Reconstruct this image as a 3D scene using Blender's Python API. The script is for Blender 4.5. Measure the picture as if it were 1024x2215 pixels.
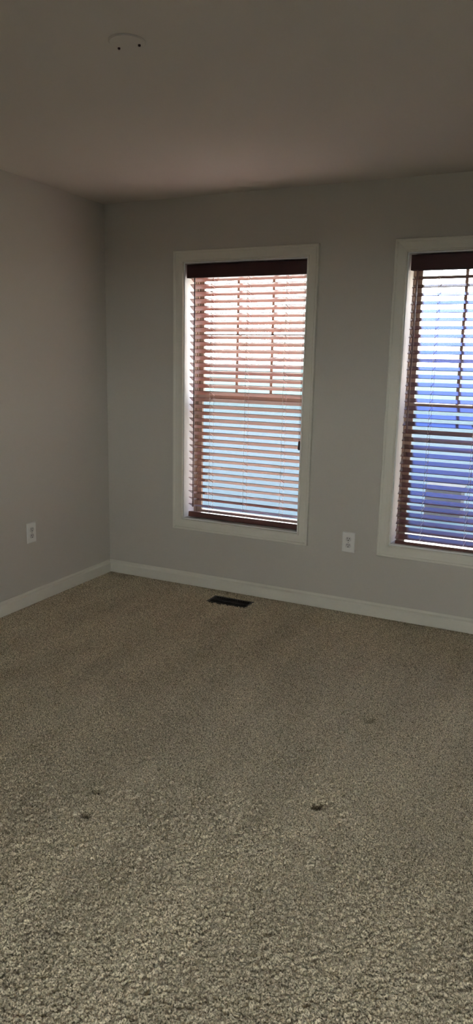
import bpy, bmesh, math
import numpy as np
from mathutils import Matrix, Vector

for o in list(bpy.data.objects):
    bpy.data.objects.remove(o, do_unlink=True)
SC = bpy.context.scene
COL = SC.collection

# ------------------------------------------------------------------ camera
CAM = (2.9178, -4.0234, 1.475)
YAW, PITCH, ROLL, FPX = 0.4473, -0.2080, 0.0208, 1547.43
cam_data = bpy.data.cameras.new('camera')
cam = bpy.data.objects.new('camera', cam_data)
COL.objects.link(cam)
SC.camera = cam
_f = Vector((-math.sin(YAW) * math.cos(PITCH), math.cos(YAW) * math.cos(PITCH), math.sin(PITCH)))
_r0 = Vector((math.cos(YAW), math.sin(YAW), 0))
_u0 = _r0.cross(_f)
_r = math.cos(ROLL) * _r0 + math.sin(ROLL) * _u0
_u = -math.sin(ROLL) * _r0 + math.cos(ROLL) * _u0
m = Matrix((( _r.x, _u.x, -_f.x, CAM[0]), (_r.y, _u.y, -_f.y, CAM[1]), (_r.z, _u.z, -_f.z, CAM[2]), (0, 0, 0, 1)))
cam.matrix_world = m
cam_data.sensor_fit = 'VERTICAL'
cam_data.sensor_height = 36.0
cam_data.lens = FPX * 36.0 / 2215.0
cam_data.clip_start = 0.05
cam_data.clip_end = 2000

# ------------------------------------------------------------------ exposure
SC.view_settings.view_transform = 'Standard'
SC.view_settings.look = 'None'
SC.view_settings.gamma = 1.0
SC.view_settings.use_curve_mapping = False
SC.view_settings.exposure = 0.36

# ------------------------------------------------------------------ sky
world = bpy.data.worlds.new('sky')
SC.world = world
world.use_nodes = True
wn, wl = world.node_tree.nodes, world.node_tree.links
wn.clear()
w_out = wn.new('ShaderNodeOutputWorld')
w_bg = wn.new('ShaderNodeBackground')
w_tc = wn.new('ShaderNodeTexCoord')
w_sep = wn.new('ShaderNodeSeparateXYZ')
w_ramp = wn.new('ShaderNodeValToRGB')
wl.new(w_tc.outputs['Generated'], w_sep.inputs[0])
wl.new(w_sep.outputs['Z'], w_ramp.inputs[0])
wl.new(w_ramp.outputs[0], w_bg.inputs['Color'])
wl.new(w_bg.outputs[0], w_out.inputs[0])
cr = w_ramp.color_ramp
cr.elements[0].position = 0.0
cr.elements[0].color = (1.0, 0.98, 0.95, 1)
cr.elements[1].position = 1.0
cr.elements[1].color = (0.012, 0.024, 0.07, 1)
for pos, c in ((0.42, (1.0, 0.97, 0.93, 1)), (0.53, (0.50, 0.52, 0.58, 1)), (0.61, (0.035, 0.055, 0.18, 1)), (0.76, (0.022, 0.040, 0.14, 1)), (0.84, (0.014, 0.026, 0.07, 1))):
    e = cr.elements.new(pos)
    e.color = c
SKY = 29.0
w_bg.inputs['Strength'].default_value = SKY

sun_data = bpy.data.lights.new('sun', 'SUN')
sun_data.energy = 40.0
sun_data.color = (1.0, 0.94, 0.85)
sun_data.angle = math.radians(0.6)
sun = bpy.data.objects.new('sun', sun_data)
COL.objects.link(sun)
sun.location = (-12, -3, 14)
sun.rotation_euler = Vector((0.6, 0.03, -0.78)).to_track_quat('-Z', 'Y').to_euler()

# ------------------------------------------------------------------ materials
def mat(name, color, rough=0.6, spec=0.3, noise=None, bump=None, coat=0.0):
    """noise=(scale, amount, (sx,sy,sz)), bump=(scale, strength, distance)"""
    mt = bpy.data.materials.new(name)
    mt.use_nodes = True
    n, l = mt.node_tree.nodes, mt.node_tree.links
    b = n['Principled BSDF']
    b.inputs['Base Color'].default_value = (*color, 1)
    b.inputs['Roughness'].default_value = rough
    b.inputs['Specular IOR Level'].default_value = spec
    b.inputs['Coat Weight'].default_value = coat
    b.inputs['Coat Roughness'].default_value = 0.15
    tc = n.new('ShaderNodeTexCoord')
    if noise:
        mp = n.new('ShaderNodeMapping')
        mp.inputs['Scale'].default_value = noise[2]
        l.new(tc.outputs['Object'], mp.inputs[0])
        t = n.new('ShaderNodeTexNoise')
        t.inputs['Scale'].default_value = noise[0]
        t.inputs['Detail'].default_value = 4
        l.new(mp.outputs[0], t.inputs['Vector'])
        mx = n.new('ShaderNodeMix')
        mx.data_type = 'RGBA'
        a = noise[1]
        mx.inputs[6].default_value = (*[c * (1 - a) for c in color], 1)
        mx.inputs[7].default_value = (*[min(1, c * (1 + a)) for c in color], 1)
        l.new(t.outputs[0], mx.inputs[0])
        l.new(mx.outputs[2], b.inputs['Base Color'])
    if bump:
        t2 = n.new('ShaderNodeTexNoise')
        t2.inputs['Scale'].default_value = bump[0]
        t2.inputs['Detail'].default_value = 2
        l.new(tc.outputs['Object'], t2.inputs['Vector'])
        bp = n.new('ShaderNodeBump')
        bp.inputs['Strength'].default_value = bump[1]
        bp.inputs['Distance'].default_value = bump[2]
        l.new(t2.outputs[0], bp.inputs['Height'])
        l.new(bp.outputs[0], b.inputs['Normal'])
    return mt

M = {}
M['wall'] = mat('wall_paint', (0.56, 0.525, 0.465), 0.85, 0.2, None, (260, 0.12, 0.001))
M['ceiling'] = mat('ceiling_paint', (0.66, 0.61, 0.55), 0.9, 0.15, None, (220, 0.12, 0.001))
M['trim'] = mat('trim_paint', (0.72, 0.69, 0.60), 0.45, 0.35)
M['jamb'] = mat('jamb_paint', (0.78, 0.78, 0.76), 0.5, 0.35)
M['vinyl'] = mat('window_vinyl', (0.31, 0.225, 0.165), 0.45, 0.4)
M['wood'] = mat('mahogany_slat', (0.33, 0.150, 0.118), 0.16, 0.9, (9, 0.35, (1, 18, 18)), None, 1.0)  # left blind: the shared mahogany, lightened for the daylight on its slats
M['wood_deep'] = mat('deep_mahogany_slat', (0.13, 0.050, 0.045), 0.14, 0.9, (9, 0.3, (1, 18, 18)), None, 1.0)  # right blind: the same mahogany, darkened for its shaded slats
M['wood_dark'] = mat('mahogany_valance', (0.055, 0.019, 0.021), 0.4, 0.4, (9, 0.3, (1, 18, 18)))
M['rail'] = mat('mahogany_rail', (0.10, 0.036, 0.034), 0.3, 0.5, (9, 0.3, (1, 18, 18)), None, 0.5)
M['cord'] = mat('ladder_cord', (0.78, 0.66, 0.62), 0.8, 0.1)
M['lift'] = mat('lift_cord', (0.05, 0.02, 0.02), 0.6, 0.2)
M['plate'] = mat('outlet_plastic', (0.80, 0.79, 0.75), 0.3, 0.5)
M['recept'] = mat('receptacle_plastic', (0.62, 0.61, 0.58), 0.35, 0.5)
M['slot'] = mat('dark_slot', (0.01, 0.01, 0.01), 0.8, 0.1)
M['metal'] = mat('screw_metal', (0.35, 0.34, 0.32), 0.4, 0.5)
M['vent'] = mat('vent_metal', (0.022, 0.018, 0.018), 0.45, 0.4)
M['boot'] = mat('duct_dark', (0.012, 0.010, 0.010), 0.8, 0.2)
M['stone'] = mat('grey_stone', (0.022, 0.022, 0.024), 0.9, 0.1, (6, 0.6, (1, 1, 1)))
M['cap'] = mat('pale_cap', (0.025, 0.026, 0.028), 0.9, 0.1)
M['tree'] = mat('hazy_foliage', (0.30, 0.52, 0.50), 0.95, 0.05, (0.6, 0.25, (1, 1, 1)))
M['siding'] = mat('brown_siding', (0.17, 0.14, 0.115), 0.85, 0.2, None, None)  # for the unseen house block added to cut sky light
M['roof'] = mat('roof_shingle', (0.10, 0.09, 0.09), 0.9, 0.1)
M['bark'] = mat('bark', (0.25, 0.22, 0.2), 0.9, 0.1)

def pane_material(name, tint, gloss):
    mt = bpy.data.materials.new(name)
    mt.use_nodes = True
    n, l = mt.node_tree.nodes, mt.node_tree.links
    n.clear()
    out = n.new('ShaderNodeOutputMaterial')
    tr = n.new('ShaderNodeBsdfTransparent')
    tr.inputs[0].default_value = (*tint, 1)
    gl = n.new('ShaderNodeBsdfGlossy')
    gl.inputs['Roughness'].default_value = 0.02
    fr = n.new('ShaderNodeFresnel')
    fr.inputs[0].default_value = gloss
    mx = n.new('ShaderNodeMixShader')
    # reflect only where light enters the pane, not again on its way out
    ge = n.new('ShaderNodeNewGeometry')
    fm = n.new('ShaderNodeMath')
    fm.operation = 'MULTIPLY_ADD'
    fm.inputs[1].default_value = -1.0
    fm.inputs[2].default_value = 1.0
    l.new(ge.outputs['Backfacing'], fm.inputs[0])
    fp = n.new('ShaderNodeMath')
    fp.operation = 'MULTIPLY'
    l.new(fm.outputs[0], fp.inputs[0])
    l.new(fr.outputs[0], fp.inputs[1])
    l.new(fp.outputs[0], mx.inputs[0])
    l.new(tr.outputs[0], mx.inputs[1])
    l.new(gl.outputs[0], mx.inputs[2])
    l.new(mx.outputs[0], out.inputs[0])
    return mt
M['glass'] = pane_material('window_glass', (0.94, 0.98, 0.99), 1.45)

def screen_material():
    mt = bpy.data.materials.new('insect_mesh')
    mt.use_nodes = True
    n, l = mt.node_tree.nodes, mt.node_tree.links
    n.clear()
    out = n.new('ShaderNodeOutputMaterial')
    tr = n.new('ShaderNodeBsdfTransparent')
    df = n.new('ShaderNodeBsdfDiffuse')
    df.inputs[0].default_value = (0.30, 0.32, 0.36, 1)
    mx = n.new('ShaderNodeMixShader')
    mx.inputs[0].default_value = 0.22
    l.new(tr.outputs[0], mx.inputs[1])
    l.new(df.outputs[0], mx.inputs[2])
    l.new(mx.outputs[0], out.inputs[0])
    return mt
M['screen'] = screen_material()

def carpet_material():
    mt = bpy.data.materials.new('beige_carpet')
    mt.use_nodes = True
    n, l = mt.node_tree.nodes, mt.node_tree.links
    b = n['Principled BSDF']
    b.inputs['Roughness'].default_value = 0.95
    b.inputs['Specular IOR Level'].default_value = 0.08
    b.inputs['Sheen Weight'].default_value = 0.15
    tc = n.new('ShaderNodeTexCoord')
    fine = n.new('ShaderNodeTexNoise')
    fine.inputs['Scale'].default_value = 230
    fine.inputs['Detail'].default_value = 3
    l.new(tc.outputs['Object'], fine.inputs['Vector'])
    ramp = n.new('ShaderNodeValToRGB')
    ramp.color_ramp.elements[0].position = 0.37
    ramp.color_ramp.elements[0].color = (0.18, 0.145, 0.097, 1)
    ramp.color_ramp.elements[1].position = 0.63
    ramp.color_ramp.elements[1].color = (0.84, 0.73, 0.53, 1)
    l.new(fine.outputs[0], ramp.inputs[0])
    # worn streaks, with the light and dark of leaning pile painted in
    mp = n.new('ShaderNodeMapping')
    mp.inputs['Rotation'].default_value = (0, 0, 0.2)
    mp.inputs['Scale'].default_value = (5.0, 1.1, 1)
    l.new(tc.outputs['Object'], mp.inputs[0])
    st = n.new('ShaderNodeTexNoise')
    st.inputs['Scale'].default_value = 1.0
    st.inputs['Detail'].default_value = 3
    l.new(mp.outputs[0], st.inputs['Vector'])
    mr = n.new('ShaderNodeMapRange')
    mr.inputs[1].default_value = 0.3
    mr.inputs[2].default_value = 0.7
    mr.inputs[3].default_value = 0.88
    mr.inputs[4].default_value = 1.12
    l.new(st.outputs[0], mr.inputs[0])
    mul = n.new('ShaderNodeVectorMath')
    mul.operation = 'SCALE'
    l.new(ramp.outputs[0], mul.inputs[0])
    l.new(mr.outputs[0], mul.inputs['Scale'])
    # dark tint painted for the shade in pile crushed by furniture feet
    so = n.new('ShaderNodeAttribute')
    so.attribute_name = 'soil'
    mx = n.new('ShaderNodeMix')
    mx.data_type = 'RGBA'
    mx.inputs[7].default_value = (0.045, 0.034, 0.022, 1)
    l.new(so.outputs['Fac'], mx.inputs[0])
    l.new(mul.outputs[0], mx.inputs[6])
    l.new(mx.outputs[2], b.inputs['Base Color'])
    return mt
M['carpet'] = carpet_material()

def ground_material():
    mt = bpy.data.materials.new('open_ground')
    mt.use_nodes = True
    n, l = mt.node_tree.nodes, mt.node_tree.links
    b = n['Principled BSDF']
    b.inputs['Roughness'].default_value = 0.95
    b.inputs['Specular IOR Level'].default_value = 0.05
    tc = n.new('ShaderNodeTexCoord')
    sp = n.new('ShaderNodeSeparateXYZ')
    l.new(tc.outputs['Object'], sp.inputs[0])
    nz = n.new('ShaderNodeTexNoise')
    nz.inputs['Scale'].default_value = 0.05
    l.new(tc.outputs['Object'], nz.inputs['Vector'])
    ma = n.new('ShaderNodeMath')
    ma.operation = 'MULTIPLY_ADD'
    ma.inputs[1].default_value = 40
    l.new(nz.outputs[0], ma.inputs[0])
    l.new(sp.outputs['Y'], ma.inputs[2])
    mr = n.new('ShaderNodeMapRange')
    mr.inputs[1].default_value = 60
    mr.inputs[2].default_value = 110
    l.new(ma.outputs[0], mr.inputs[0])
    mx = n.new('ShaderNodeMix')
    mx.data_type = 'RGBA'
    mx.inputs[6].default_value = (0.0180, 0.0315, 0.041, 1)   # grey paved lot
    mx.inputs[7].default_value = (0.0070, 0.0235, 0.0245, 1)   # green field beyond
    l.new(mr.outputs[0], mx.inputs[0])
    # unseen brown ground by the house, added to bounce light up to the slats
    m2 = n.new('ShaderNodeMapRange')
    m2.inputs[1].default_value = 11
    m2.inputs[2].default_value = 12
    l.new(sp.outputs['Y'], m2.inputs[0])
    mx2 = n.new('ShaderNodeMix')
    mx2.data_type = 'RGBA'
    mx2.inputs[6].default_value = (0.075, 0.052, 0.040, 1)
    m3 = n.new('ShaderNodeMapRange')
    m3.inputs[1].default_value = -1.0
    m3.inputs[2].default_value = -1.5
    l.new(sp.outputs['Y'], m3.inputs[0])
    mm = n.new('ShaderNodeMath')
    mm.operation = 'MAXIMUM'
    l.new(m2.outputs[0], mm.inputs[0])
    l.new(m3.outputs[0], mm.inputs[1])
    l.new(mm.outputs[0], mx2.inputs[0])
    l.new(mx.outputs[2], mx2.inputs[7])
    l.new(mx2.outputs[2], b.inputs['Base Color'])
    return mt
M['ground'] = ground_material()

# ------------------------------------------------------------------ helpers
def link(name, bm, material, parent=None, smooth=False, loc=None):
    me = bpy.data.meshes.new(name)
    bmesh.ops.recalc_face_normals(bm, faces=bm.faces)
    bm.to_mesh(me)
    bm.free()
    me.materials.append(material)
    if smooth:
        for p in me.polygons:
            p.use_smooth = True
    o = bpy.data.objects.new(name, me)
    COL.objects.link(o)
    if parent:
        o.parent = parent
    if loc:
        o.location = loc
    return o

def box(bm, x0, x1, y0, y1, z0, z1, bevel=0.0):
    v = [bm.verts.new(p) for p in ((x0, y0, z0), (x1, y0, z0), (x1, y1, z0), (x0, y1, z0),
                                   (x0, y0, z1), (x1, y0, z1), (x1, y1, z1), (x0, y1, z1))]
    fs = [bm.faces.new([v[i] for i in f]) for f in
          ((0, 3, 2, 1), (4, 5, 6, 7), (0, 1, 5, 4), (1, 2, 6, 5), (2, 3, 7, 6), (3, 0, 4, 7))]
    if bevel:
        es = list({e for f in fs for e in f.edges})
        bmesh.ops.bevel(bm, geom=es, offset=bevel, segments=2, affect='EDGES', profile=0.6)

def BX(*a, **k):
    bm = bmesh.new()
    box(bm, *a, **k)
    return bm

def prism_x(bm, prof, x0, x1):
    """extrude a (y,z) outline along x"""
    a = [bm.verts.new((x0, y, z)) for y, z in prof]
    b = [bm.verts.new((x1, y, z)) for y, z in prof]
    n = len(prof)
    for i in range(n):
        bm.faces.new((a[i], a[(i + 1) % n], b[(i + 1) % n], b[i]))
    bm.faces.new(a[::-1])
    bm.faces.new(b)

def tube(bm, pts, rad, seg=6):
    pts = [Vector(p) for p in pts]
    rings = []
    for i, p in enumerate(pts):
        d = (pts[min(i + 1, len(pts) - 1)] - pts[max(i - 1, 0)]).normalized()
        ref = Vector((0, 1, 0)) if abs(d.y) < 0.9 else Vector((1, 0, 0))
        s = d.cross(ref).normalized()
        t = d.cross(s)
        rr = rad[i] if isinstance(rad, (list, tuple)) else rad
        rings.append([bm.verts.new(p + rr * (math.cos(2 * math.pi * k / seg) * s + math.sin(2 * math.pi * k / seg) * t))
                      for k in range(seg)])
    for a, b in zip(rings, rings[1:]):
        for k in range(seg):
            bm.faces.new((a[k], a[(k + 1) % seg], b[(k + 1) % seg], b[k]))
    bm.faces.new(rings[0][::-1])
    bm.faces.new(rings[-1])

def frame_profile(bm, x0, x1, z0, z1, prof, yface):
    """mitred frame round an opening; prof = (outward offset, protrusion into the room)"""
    rings = []
    for u, v in prof:
        rings.append([bm.verts.new(p) for p in ((x0 - u, yface - v, z0 - u), (x1 + u, yface - v, z0 - u),
                                                (x1 + u, yface - v, z1 + u), (x0 - u, yface - v, z1 + u))])
    n = len(prof)
    for i in range(n):
        a, b = rings[i], rings[(i + 1) % n]
        for k in range(4):
            bm.faces.new((a[k], a[(k + 1) % 4], b[(k + 1) % 4], b[k]))

def disc_stack(bm, prof, seg=40, c=(0, 0)):
    """lathe (radius, z) about a vertical axis at c"""
    rings = []
    for r, z in prof:
        if r < 1e-6:
            rings.append([bm.verts.new((c[0], c[1], z))])
        else:
            rings.append([bm.verts.new((c[0] + r * math.cos(2 * math.pi * k / seg), c[1] + r * math.sin(2 * math.pi * k / seg), z)) for k in range(seg)])
    for a, b in zip(rings, rings[1:]):
        for k in range(seg):
            if len(a) == 1 and len(b) == 1:
                continue
            if len(a) == 1:
                bm.faces.new((a[0], b[k], b[(k + 1) % seg]))
            elif len(b) == 1:
                bm.faces.new((a[k], a[(k + 1) % seg], b[0]))
            else:
                bm.faces.new((a[k], a[(k + 1) % seg], b[(k + 1) % seg], b[k]))

def empty(name, loc, label, cat, group=None):
    o = bpy.data.objects.new(name, None)
    o.empty_display_size = 0.05
    COL.objects.link(o)
    o.location = loc
    o['label'] = label
    o['category'] = cat
    if group:
        o['group'] = group
    return o

def structure(o, label=None, cat=None):
    o['kind'] = 'structure'
    if label:
        o['label'] = label
    if cat:
        o['category'] = cat
    return o

# ------------------------------------------------------------------ room shell
RX, RY, H = 4.55, -5.2, 2.44          # right wall, wall behind, ceiling height
WT = 0.20                             # outer wall thickness
OP = [(0.593, 1.4095), (1.975, 2.7915)]   # window openings along the back wall
Z0, Z1 = 0.4453, 2.0635

def wall_with_holes(xs, zs, holes, y0, y1):
    bm = bmesh.new()
    for i in range(len(xs) - 1):
        for j in range(len(zs) - 1):
            if (i, j) in holes:
                continue
            box(bm, xs[i], xs[i + 1], y0, y1, zs[j], zs[j + 1])
    bmesh.ops.remove_doubles(bm, verts=bm.verts, dist=1e-5)
    # drop the doubled inner faces between neighbouring cells
    seen = {}
    for f in list(bm.faces):
        seen.setdefault(frozenset(v.index for v in f.verts), []).append(f)
    bm.verts.index_update()
    seen = {}
    for f in bm.faces:
        seen.setdefault(frozenset(v.index for v in f.verts), []).append(f)
    dead = [f for fs in seen.values() if len(fs) > 1 for f in fs]
    bmesh.ops.delete(bm, geom=dead, context='FACES_ONLY')
    return bm

bm = wall_with_holes([-WT, OP[0][0], OP[0][1], OP[1][0], OP[1][1], RX + WT], [-0.25, Z0, Z1, H + 0.2],
                     {(1, 1), (3, 1)}, 0.0, WT)
structure(link('wall_back', bm, M['wall']), 'beige painted wall holding the two windows with blinds', 'wall')
structure(link('wall_left', BX(-WT, 0, RY - WT, 0.0, -0.25, H + 0.2), M['wall']), 'plain beige wall at left with a white outlet', 'wall')
structure(link('ceiling', BX(0, RX, RY, 0.0, H, H + 0.2), M['ceiling']), 'flat matte ceiling over the room', 'ceiling')

# wall behind the viewpoint, with one more daylight opening
W3 = (2.9, 3.6, 0.75, 1.75)
bm = wall_with_holes([0, W3[0], W3[1], RX], [-0.25, W3[2], W3[3], H + 0.2], {(1, 1)}, RY - WT, RY)
structure(link('wall_front', bm, M['wall']), 'beige wall with a window behind the viewpoint', 'wall')
W4 = (-4.85, -4.4, 0.75, 1.75)
bm = wall_with_holes([0.0, -W4[1], -W4[0], -RY + WT], [-0.25, W4[2], W4[3], H + 0.2], {(1, 1)}, RX, RX + WT)
for vv in bm.verts:
    vv.co = (vv.co.y, -vv.co.x, vv.co.z)
structure(link('wall_right', bm, M['wall']), 'beige wall with a narrow window at right, beyond the frame', 'wall')

# baseboards
BB = [(0, 0), (-0.018, 0), (-0.018, 0.060), (-0.0165, 0.0635), (-0.007, 0.0720), (-0.004, 0.0815), (-0.003, 0.0845), (0, 0.0845)]
bm = bmesh.new()
prism_x(bm, BB, 0.0, RX)
structure(link('baseboard_back', bm, M['trim']), 'cream baseboard along the window wall', 'baseboard')
bm = bmesh.new()
prism_x(bm, BB, 0.0, -RY - 0.019)
bmesh.ops.transform(bm, matrix=Matrix.Rotation(math.pi / 2, 4, 'Z'), verts=bm.verts)
structure(link('baseboard_left', bm, M['trim'], loc=(0, RY, 0)), 'cream baseboard along the left wall', 'baseboard')

# ------------------------------------------------------------------ carpet floor
VX0, VX1, VY0, VY1 = 0.9065, 1.1805, -0.2455, -0.1175    # floor register opening
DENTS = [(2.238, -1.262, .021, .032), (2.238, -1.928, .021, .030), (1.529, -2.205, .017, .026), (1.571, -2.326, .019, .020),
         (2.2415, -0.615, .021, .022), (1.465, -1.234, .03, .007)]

def carpet():
    rng = np.random.default_rng(11)
    st = 0.0026
    xs = np.concatenate([np.arange(0, 3.15, st), np.linspace(3.15, RX, 60)])
    ys = np.concatenate([np.linspace(RY, -3.25, 80)[:-1], np.arange(-3.25, -0.0001, st), [0.0]])
    for arr, vals in ((xs, (VX0, VX1)), (ys, (VY0, VY1))):
        for v in vals:
            arr[np.abs(arr - v).argmin()] = v
    X, Y = np.meshgrid(xs, ys)
    def vnoise(cell, ox=0.0):
        nx, ny = int(RX / cell) + 6, int(-RY / cell) + 6
        g = rng.random((ny, nx))
        # domain warp so the tufts do not line up in rows
        u = X / cell + 1.0 + ox + 0.55 * np.sin(Y / cell * 1.7 + 3 * np.sin(X / cell * .9))
        v = (Y - RY) / cell + 1.0 + ox + 0.55 * np.sin(X / cell * 1.9 + 3 * np.sin(Y / cell * .8))
        u = np.clip(u, 0, nx - 2.001)
        v = np.clip(v, 0, ny - 2.001)
        i, j = u.astype(int), v.astype(int)
        fu, fv = u - i, v - j
        fu = fu * fu * (3 - 2 * fu)
        fv = fv * fv * (3 - 2 * fv)
        return (g[j, i] * (1 - fu) * (1 - fv) + g[j, i + 1] * fu * (1 - fv) +
                g[j + 1, i] * (1 - fu) * fv + g[j + 1, i + 1] * fu * fv)
    h = 0.55 * vnoise(0.0064) + 0.38 * vnoise(0.0046, .3) + 0.22 * vnoise(0.014, .6)
    Z = (h - 0.6) * 0.020 - 0.004
    big = vnoise(0.22) + 0.6 * vnoise(0.11)
    Z += (big - 0.8) * 0.004
    dent_shade = np.zeros_like(Z)
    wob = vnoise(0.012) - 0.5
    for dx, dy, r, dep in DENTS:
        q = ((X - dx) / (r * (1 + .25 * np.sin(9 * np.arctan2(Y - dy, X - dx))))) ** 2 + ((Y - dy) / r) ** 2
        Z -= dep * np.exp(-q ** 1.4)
        dent_shade = np.maximum(dent_shade, min(1.0, dep / 0.03) * np.exp(-(q * 1.3 * (1 + 1.6 * wob)).clip(0, 50)))  # mask for the shade painted into the dents
        Z += 0.12 * dep * np.exp(-((np.sqrt(((X - dx) / r) ** 2 + ((Y - dy) / r) ** 2) - 1.9) / .5) ** 2)
    Z = np.minimum(Z, 0.006)
    edge = np.minimum(np.minimum(X, -Y), 0.03) / 0.03
    Z = Z * (0.5 + 0.5 * edge) - 0.004 * (1 - edge)
    ny, nx = X.shape
    co = np.stack([X, Y, Z], -1).reshape(-1, 3).astype(np.float32)
    I = np.arange(ny * nx).reshape(ny, nx)
    q = np.stack([I[:-1, :-1], I[:-1, 1:], I[1:, 1:], I[1:, :-1]], -1)
    cx = (xs[:-1] + xs[1:]) / 2
    cy = (ys[:-1] + ys[1:]) / 2
    hole = ((cx[None, :] > VX0) & (cx[None, :] < VX1) & (cy[:, None] > VY0) & (cy[:, None] < VY1))
    q = q[~hole].astype(np.int32)
    me = bpy.data.meshes.new('floor')
    me.vertices.add(len(co))
    me.vertices.foreach_set('co', co.ravel())
    me.loops.add(q.size)
    me.loops.foreach_set('vertex_index', q.ravel())
    me.polygons.add(len(q))
    me.polygons.foreach_set('loop_start', np.arange(0, q.size, 4, dtype=np.int32))
    me.update(calc_edges=True)
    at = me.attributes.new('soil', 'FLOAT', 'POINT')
    at.data.foreach_set('value', dent_shade.ravel().astype(np.float32))
    me.polygons.foreach_set('use_smooth', np.ones(len(q), dtype=bool))
    me.materials.append(M['carpet'])
    o = bpy.data.objects.new('floor', me)
    COL.objects.link(o)
    return o
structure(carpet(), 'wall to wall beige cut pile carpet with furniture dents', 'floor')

# ------------------------------------------------------------------ windows
CASING = [(0.0, 0.0), (0.0, 0.012), (0.002, 0.0145), (0.007, 0.0145), (0.009, 0.011), (0.030, 0.0125), (0.050, 0.016),
          (0.0535, 0.0195), (0.058, 0.0215), (0.064, 0.0215), (0.067, 0.018), (0.0675, 0.0)]

def ring(bm, x0, x1, z0, z1, t, y0, y1, tb=None, tt=None):
    tb = t if tb is None else tb
    tt = t if tt is None else tt
    box(bm, x0, x0 + t, y0, y1, z0, z1)
    box(bm, x1 - t, x1, y0, y1, z0, z1)
    box(bm, x0 + t, x1 - t, y0, y1, z0, z0 + tb)
    box(bm, x0 + t, x1 - t, y0, y1, z1 - tt, z1)

def make_window(name, x0, x1, label):
    root = bpy.data.objects.new(name, None)
    COL.objects.link(root)
    root.location = ((x0 + x1) / 2, 0, Z0)
    structure(root, label, 'window')
    w = (x1 - x0) / 2
    h = Z1 - Z0
    bm = bmesh.new()
    frame_profile(bm, -w, w, 0, h, CASING, 0.0)
    link('casing', bm, M['trim'], root)
    bm = bmesh.new()
    ring(bm, -w, w, 0, h, 0.008, 0.0, 0.135)
    link('jamb', bm, M['jamb'], root)
    bm = bmesh.new()
    ring(bm, -w, w, 0, h, 0.016, 0.135, 0.205, 0.02, 0.02)
    ring(bm, -w, w, 0, h, 0.024, 0.150, 0.157, 0.028, 0.028)
    ring(bm, -w, w, 0, h, 0.024, 0.176, 0.180, 0.028, 0.028)
    link('window_frame', bm, M['vinyl'], root)
    zm = 1.2385 - Z0                    # middle of the meeting rails
    a = w - 0.018
    # upper sash sits outside, lower sash inside
    bm = bmesh.new()
    ring(bm, -a, a, zm - 0.020, h - 0.022, 0.030, 0.182, 0.203, 0.042, 0.034)
    up = link('upper_sash', bm, M['vinyl'], root)
    gx0, gx1, gz0, gz1 = -a + 0.030, a - 0.030, zm + 0.022, h - 0.056
    link('pane', BX(gx0, gx1, 0.191, 0.195, gz0, gz1), M['glass'], up)
    bm = bmesh.new()
    t = 0.0085
    for k in (1, 2):
        x = gx0 + (gx1 - gx0) * k / 3
        box(bm, x - t, x + t, 0.184, 0.190, gz0, gz1)
    z = (gz0 + gz1) / 2
    box(bm, gx0, gx1, 0.184, 0.190, z - t, z + t)
    link('muntin', bm, M['vinyl'], up)
    bm = bmesh.new()
    ring(bm, -a, a, 0.018, zm + 0.020, 0.034, 0.158, 0.178, 0.024, 0.040)
    box(bm, -a + .034, a - .034, 0.152, 0.158, zm + 0.010, zm + 0.018)
    lo = link('lower_sash', bm, M['vinyl'], root)
    link('pane', BX(-a + 0.034, a - 0.034, 0.166, 0.170, 0.042, zm - 0.020), M['glass'], lo)
    bm = bmesh.new()
    box(bm, -0.03, 0.03, 0.146, 0.158, zm + 0.020, zm + 0.030, bevel=0.002)
    link('sash_lock', bm, M['vinyl'], lo)
    bm = bmesh.new()
    ring(bm, -a, a, 0.022, zm, 0.014, 0.206, 0.213)
    sc = link('screen_frame', bm, M['vinyl'], root)
    link('insect_screen', BX(-a + .014, a - .014, 0.209, 0.2096, 0.036, zm - 0.014), M['screen'], sc)
    return root

make_window('window_1', *OP[0], 'left window of the far wall in a cream casing')
make_window('window_2', *OP[1], 'right window of the far wall, cut by the frame edge')

# two plain windows behind the viewpoint
def plain_window(name, loc, rotz, w, h, label):
    root = bpy.data.objects.new(name, None)
    COL.objects.link(root)
    root.location = loc
    root.rotation_euler = (0, 0, rotz)
    structure(root, label, 'window')
    bm = bmesh.new()
    frame_profile(bm, -w, w, 0, h, CASING, 0.0)
    link('casing', bm, M['trim'], root)
    bm = bmesh.new()
    ring(bm, -w, w, 0, h, 0.01, 0.0, 0.135)
    link('jamb', bm, M['jamb'], root)
    bm = bmesh.new()
    ring(bm, -w, w, 0, h, 0.05, 0.135, 0.19)
    box(bm, -w + .05, w - .05, 0.14, 0.185, h / 2 - .02, h / 2 + .02)
    link('window_frame', bm, M['vinyl'], root)
    link('pane', BX(-w + .05, w - .05, 0.16, 0.164, .05, h - .05), M['glass'], root)
plain_window('window_3', ((W3[0] + W3[1]) / 2, RY, W3[2]), math.pi, (W3[1] - W3[0]) / 2, W3[3] - W3[2],
             'window in the wall behind the viewpoint')
plain_window('window_4', (RX, (W4[0] + W4[1]) / 2, W4[2]), -math.pi / 2, (W4[1] - W4[0]) / 2, W4[3] - W4[2],
             'narrow window in the right wall beyond the frame')

# ------------------------------------------------------------------ wooden blinds
def rounded_slat(length, width, th):
    """flat slat with softly rounded edges, long axis x"""
    prof = []
    hw, ht = width / 2, th / 2
    for a in (-60, -20, 20, 60):
        prof.append((hw - ht + ht * math.cos(math.radians(a)), ht * math.sin(math.radians(a)) / math.sin(math.radians(60))))
    prof += [(-y, z) for y, z in prof[::-1]]
    bm = bmesh.new()
    prism_x(bm, prof, -length / 2, length / 2)
    return bm

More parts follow.
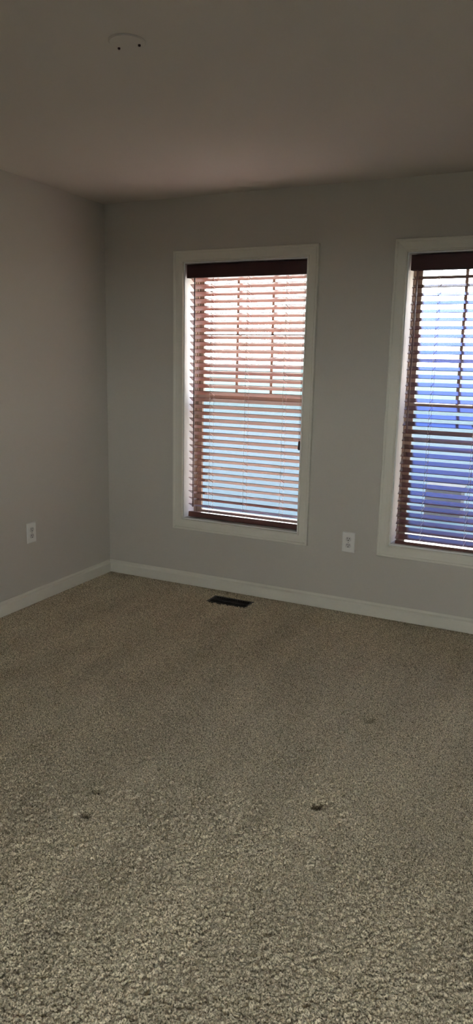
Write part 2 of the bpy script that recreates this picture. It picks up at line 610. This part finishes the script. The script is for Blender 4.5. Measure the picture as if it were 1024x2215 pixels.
def make_blind(x0, x1, label, tilt, ztop, pitch, n, zrail, rail_tilt, wand_x, wand_z, ladders, lift_x, slat_mat, rail_mat, rail_t=0.018):
    cx = (x0 + x1) / 2
    root = empty('window_blind', (cx, 0.0, zrail), label, 'blind', 'wooden blinds in the windows')
    YB = 0.052
    # valance across the top, with short returns
    bm = bmesh.new()
    v0, v1 = x0 + 0.0195, x1 - 0.009
    prism_x(bm, [(0.003, 1.972 - zrail), (0.006, 1.9695 - zrail), (0.013, 1.9695 - zrail), (0.013, 2.049 - zrail), (0.005, 2.049 - zrail), (0.003, 2.046 - zrail)], v0 - cx, v1 - cx)
    va = link('valance', bm, M['wood_dark'], root)
    for xa, xb in ((v0, v0 + 0.008), (v1 - 0.008, v1)):
        link('valance_return', BX(xa - cx, xb - cx, 0.013, 0.045, 1.971 - zrail, 2.047 - zrail), M['wood_dark'], va)
    bm = bmesh.new()
    box(bm, x0 + 0.03 - cx, x1 - 0.02 - cx, 0.024, 0.080, 2.002 - zrail, 2.052 - zrail, bevel=0.002)
    link('headrail', bm, M['wood_dark'], root)
    s0, s1 = x0 + 0.027, x1 - 0.017
    bm = rounded_slat(s1 - s0, 0.050, 0.0032)
    first = link('slat', bm, slat_mat, root)
    first.rotation_euler = (tilt, 0, 0)
    rng = np.random.default_rng(int(x0 * 1000))
    for k in range(n):
        s = first if k == 0 else first.copy()
        if k:
            COL.objects.link(s)
            s.parent = root
        s.location = ((s0 + s1) / 2 - cx + rng.normal(0, 0.0012), YB, ztop - pitch * k - zrail)
        s.rotation_euler = (tilt + rng.normal(0, 0.008), 0, rng.normal(0, 0.0008))
    bm = bmesh.new()
    box(bm, s0 - cx, s1 - cx, -0.025, 0.025, -rail_t / 2, rail_t / 2, bevel=0.003)
    br = link('bottom_rail', bm, rail_mat, root)
    br.location = (0, YB, 0)
    br.rotation_euler = (rail_tilt, 0, 0)
    ct, sn = math.cos(tilt), math.sin(tilt)
    for lx in ladders:
        bm = bmesh.new()
        fy, fz = -0.0262 * ct, -0.0262 * sn
        tube(bm, [(0, YB + fy, 2.0 - zrail + fz), (0, YB + fy, fz)], 0.0007, 5)
        tube(bm, [(0.004, YB - fy, 2.0 - zrail - fz), (0.004, YB - fy, -fz)], 0.0007, 5)
        for k in range(n):
            z = ztop - pitch * k - zrail
            off = -0.0024
            tube(bm, [(0, YB + fy, z + fz), (0.001, YB + fy * .95 + off * -sn, z + fz * .95 + off * ct),
                      (0.009, YB - fy * .95 + off * -sn, z - fz * .95 + off * ct), (0.004, YB - fy, z - fz)], 0.0013, 5)
            off = 0.0024
            tube(bm, [(0, YB + fy, z + fz), (0.001, YB + fy * .95 + off * -sn, z + fz * .95 + off * ct),
                      (0.007, YB - fy * .95 + off * -sn, z - fz * .95 + off * ct), (0.004, YB - fy, z - fz)], 0.0013, 5)
        link('ladder_cord', bm, M['cord'], root, loc=(lx - cx, 0, 0))
    bm = bmesh.new()
    tube(bm, [(0, 0, 1.985), (0, 0, wand_z + .06), (0, 0, wand_z + .02), (0, 0, wand_z)], [0.0035, 0.0035, 0.0055, 0.0045], 8)
    wd = link('tilt_wand', bm, M['rail'], root, smooth=True, loc=(wand_x - cx, 0.018, -zrail))
    tube_b = bmesh.new()
    tube(tube_b, [(0, 0, 1.978), (0.0, 0.008, 1.99), (0, 0.02, 1.995)], 0.0018, 6)
    link('wand_hook', tube_b, M['metal'], wd)
    if lift_x:
        bm = bmesh.new()
        for dx in (-.003, .003):
            tube(bm, [(dx, 0, 1.99), (dx, 0, 1.0)], 0.0009, 5)
        lc = link('lift_cord', bm, M['lift'], root, loc=(lift_x - cx, 0.019, -zrail))
        bm = bmesh.new()
        tube(bm, [(0, 0, 1.01), (0, 0, 1.003), (0, 0, 0.965), (0, 0, 0.955)], [0.003, 0.006, 0.009, 0.005], 10)
        link('tassel', bm, M['wood_dark'], lc, smooth=True)
    return root

TILT1, TILT2 = math.radians(-29.5), math.radians(22.5)
make_blind(*OP[0], 'reddish brown wooden slat blind in the left window, its pinkish slat undersides showing', TILT1, 1.9665, 0.0434, 34,
           0.4742, math.radians(-8), 0.659, 0.53, (0.770, 1.015, 1.268), 1.388, M['wood'], M['rail'], 0.034)
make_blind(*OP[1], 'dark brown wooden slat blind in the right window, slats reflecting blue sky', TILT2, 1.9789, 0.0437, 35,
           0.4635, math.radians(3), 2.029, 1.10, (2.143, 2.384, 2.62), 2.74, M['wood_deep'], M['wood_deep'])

# ------------------------------------------------------------------ outlets
def make_outlet(loc, rotz, label):
    root = empty('wall_outlet', loc, label, 'outlet', 'duplex wall outlets')
    root.rotation_euler = (0, 0, rotz)
    w, h = 0.039, 0.0615
    bm = bmesh.new()
    a = [bm.verts.new((sx * w, 0, sz * h)) for sx, sz in ((-1, -1), (1, -1), (1, 1), (-1, 1))]
    b = [bm.verts.new((sx * w, -0.002, sz * h)) for sx, sz in ((-1, -1), (1, -1), (1, 1), (-1, 1))]
    c = [bm.verts.new((sx * (w - .004), -0.0065, sz * (h - .004))) for sx, sz in ((-1, -1), (1, -1), (1, 1), (-1, 1))]
    for p, q in ((a, b), (b, c)):
        for k in range(4):
            bm.faces.new((p[k], p[(k + 1) % 4], q[(k + 1) % 4], q[k]))
    bm.faces.new(c)
    bm.faces.new(a[::-1])
    link('cover_plate', bm, M['plate'], root)
    for dz in (0.0195, -0.0195):
        bm = bmesh.new()
        pts = []
        for k in range(28):
            t = 2 * math.pi * k / 28
            pts.append((0.0172 * math.cos(t), max(-0.0138, min(0.0138, 0.0172 * math.sin(t)))))
        f = [bm.verts.new((x, -0.0064, z)) for x, z in pts]
        g = [bm.verts.new((x * .97, -0.0085, z * .97)) for x, z in pts]
        for k in range(28):
            bm.faces.new((f[k], f[(k + 1) % 28], g[(k + 1) % 28], g[k]))
        bm.faces.new(g)
        bm.faces.new(f[::-1])
        rc = link('receptacle', bm, M['recept'], root, loc=(0, 0, dz))
        for sx, hh in ((-0.0064, 0.0046), (0.0064, 0.0040)):
            link('slot', BX(sx - .0013, sx + .0013, -0.0088, -0.0080, 0.0012 - .001, 0.0012 + 2 * hh - .001), M['slot'], rc)
        bm = bmesh.new()
        disc_stack(bm, [(0, -.0004), (.0030, -.0004), (.0030, .0004), (0, .0004)], 12)
        bmesh.ops.transform(bm, matrix=Matrix.Translation((0, -0.0084, -0.0070)) @ Matrix.Rotation(math.pi / 2, 4, 'X'), verts=bm.verts)
        link('ground_hole', bm, M['slot'], rc)
    bm = bmesh.new()
    disc_stack(bm, [(0, 0), (.0032, 0), (.0032, .0012), (.0022, .0018), (0, .0018)], 14)
    bmesh.ops.transform(bm, matrix=Matrix.Translation((0, -0.0064, 0)) @ Matrix.Rotation(math.pi / 2, 4, 'X'), verts=bm.verts)
    link('plate_screw', bm, M['metal'], root)
    return root

make_outlet((1.7335, 0, 0.4318), 0, 'white duplex outlet on the window wall between the two windows')
make_outlet((0, -0.791, 0.4405), math.pi / 2, 'white duplex outlet alone on the left wall')

# ------------------------------------------------------------------ floor register
vr = empty('floor_vent', ((VX0 + VX1) / 2, (VY0 + VY1) / 2, 0), 'black metal floor register in the carpet below the left window', 'vent')
w, d = (VX1 - VX0) / 2, (VY1 - VY0) / 2
bm = bmesh.new()
for a, b, c, e in ((-w, w, -d, -d + .014), (-w, w, d - .014, d), (-w, -w + .014, -d + .014, d - .014), (w - .014, w, -d + .014, d - .014)):
    box(bm, a, b, c, e, -0.006, -0.002)
link('vent_frame', bm, M['vent'], vr)
bm = bmesh.new()
nl = 15
for k in range(nl):
    x = -w + .014 + (2 * w - .028) * (k + .5) / nl
    for ya, yb in ((-d + .014, -.004), (.004, d - .014)):
        v = [bm.verts.new(p) for p in ((x - .004, ya, -.004), (x - .002, ya, -.004), (x + .004, ya, -.016), (x + .002, ya, -.016))]
        q = [bm.verts.new(p) for p in ((x - .004, yb, -.004), (x - .002, yb, -.004), (x + .004, yb, -.016), (x + .002, yb, -.016))]
        for i in range(4):
            bm.faces.new((v[i], v[(i + 1) % 4], q[(i + 1) % 4], q[i]))
        bm.faces.new(v[::-1])
        bm.faces.new(q)
box(bm, -w + .014, w - .014, -.004, .004, -.012, -.004)
link('louvre', bm, M['vent'], vr)
bm = bmesh.new()
box(bm, -w, -w + .002, -d, d, -.12, -.006)
box(bm, w - .002, w, -d, d, -.12, -.006)
box(bm, -w, w, -d, -d + .002, -.12, -.006)
box(bm, -w, w, d - .002, d, -.12, -.006)
box(bm, -w, w, -d, d, -.122, -.12)
link('duct_boot', bm, M['boot'], vr)

# ------------------------------------------------------------------ ceiling cover plate
cp = empty('ceiling_cover_plate', (1.512, -1.950, H), 'round flat blank cover plate on the ceiling with two dark screws', 'cover plate')
bm = bmesh.new()
disc_stack(bm, [(0.058, 0.0), (0.058, -0.002), (0.055, -0.0045), (0, -0.0045)], 48)
link('plate', bm, M['ceiling'], cp, smooth=False)
for sx, sy in ((-0.0515, 0.022), (0.034, 0.029)):
    bm = bmesh.new()
    disc_stack(bm, [(0, -.0095), (.003, -.0095), (.0042, -.008), (.0042, -.0043), (0, -.0043)], 14, (sx * .85, sy * .85))
    link('plate_screw', bm, M['lift'], cp)

# ------------------------------------------------------------------ outside
GZ = -3.1
bm = bmesh.new()
v = [bm.verts.new(p) for p in ((-700, -60, 0), (700, -60, 0), (700, 900, 0), (-700, 900, 0))]
bm.faces.new(v)
structure(link('ground', bm, M['ground'], loc=(0, 0, GZ)), 'pale open ground far below the windows', 'ground')

pl = empty('stone_pillar', (-0.65, 18.1, GZ), 'low grey stone block seen through the slats of the right window', 'stone block')
bm = bmesh.new()
box(bm, -.53, .53, -.35, .35, 0, 0.92, bevel=.02)
link('stone_body', bm, M['stone'], pl)
bm = bmesh.new()
box(bm, -.57, .57, -.4, .4, 0.92, 1.0, bevel=.02)
link('cap_stone', bm, M['cap'], pl)

# unseen house block added right of the windows to screen off side sky
sb = empty('neighbour_house', (6.6, 4.2, GZ), 'next terrace house beyond the frame with brown siding', 'building')
bm = bmesh.new()
box(bm, -2.2, 2.2, -3.6, 5.6, 0, 6.0)
link('house_wall', bm, M['siding'], sb)
bm = bmesh.new()
prism_x(bm, [(-3.75, 6.0), (5.75, 6.0), (1.0, 7.4)], -2.35, 2.35)
link('roof', bm, M['roof'], sb)
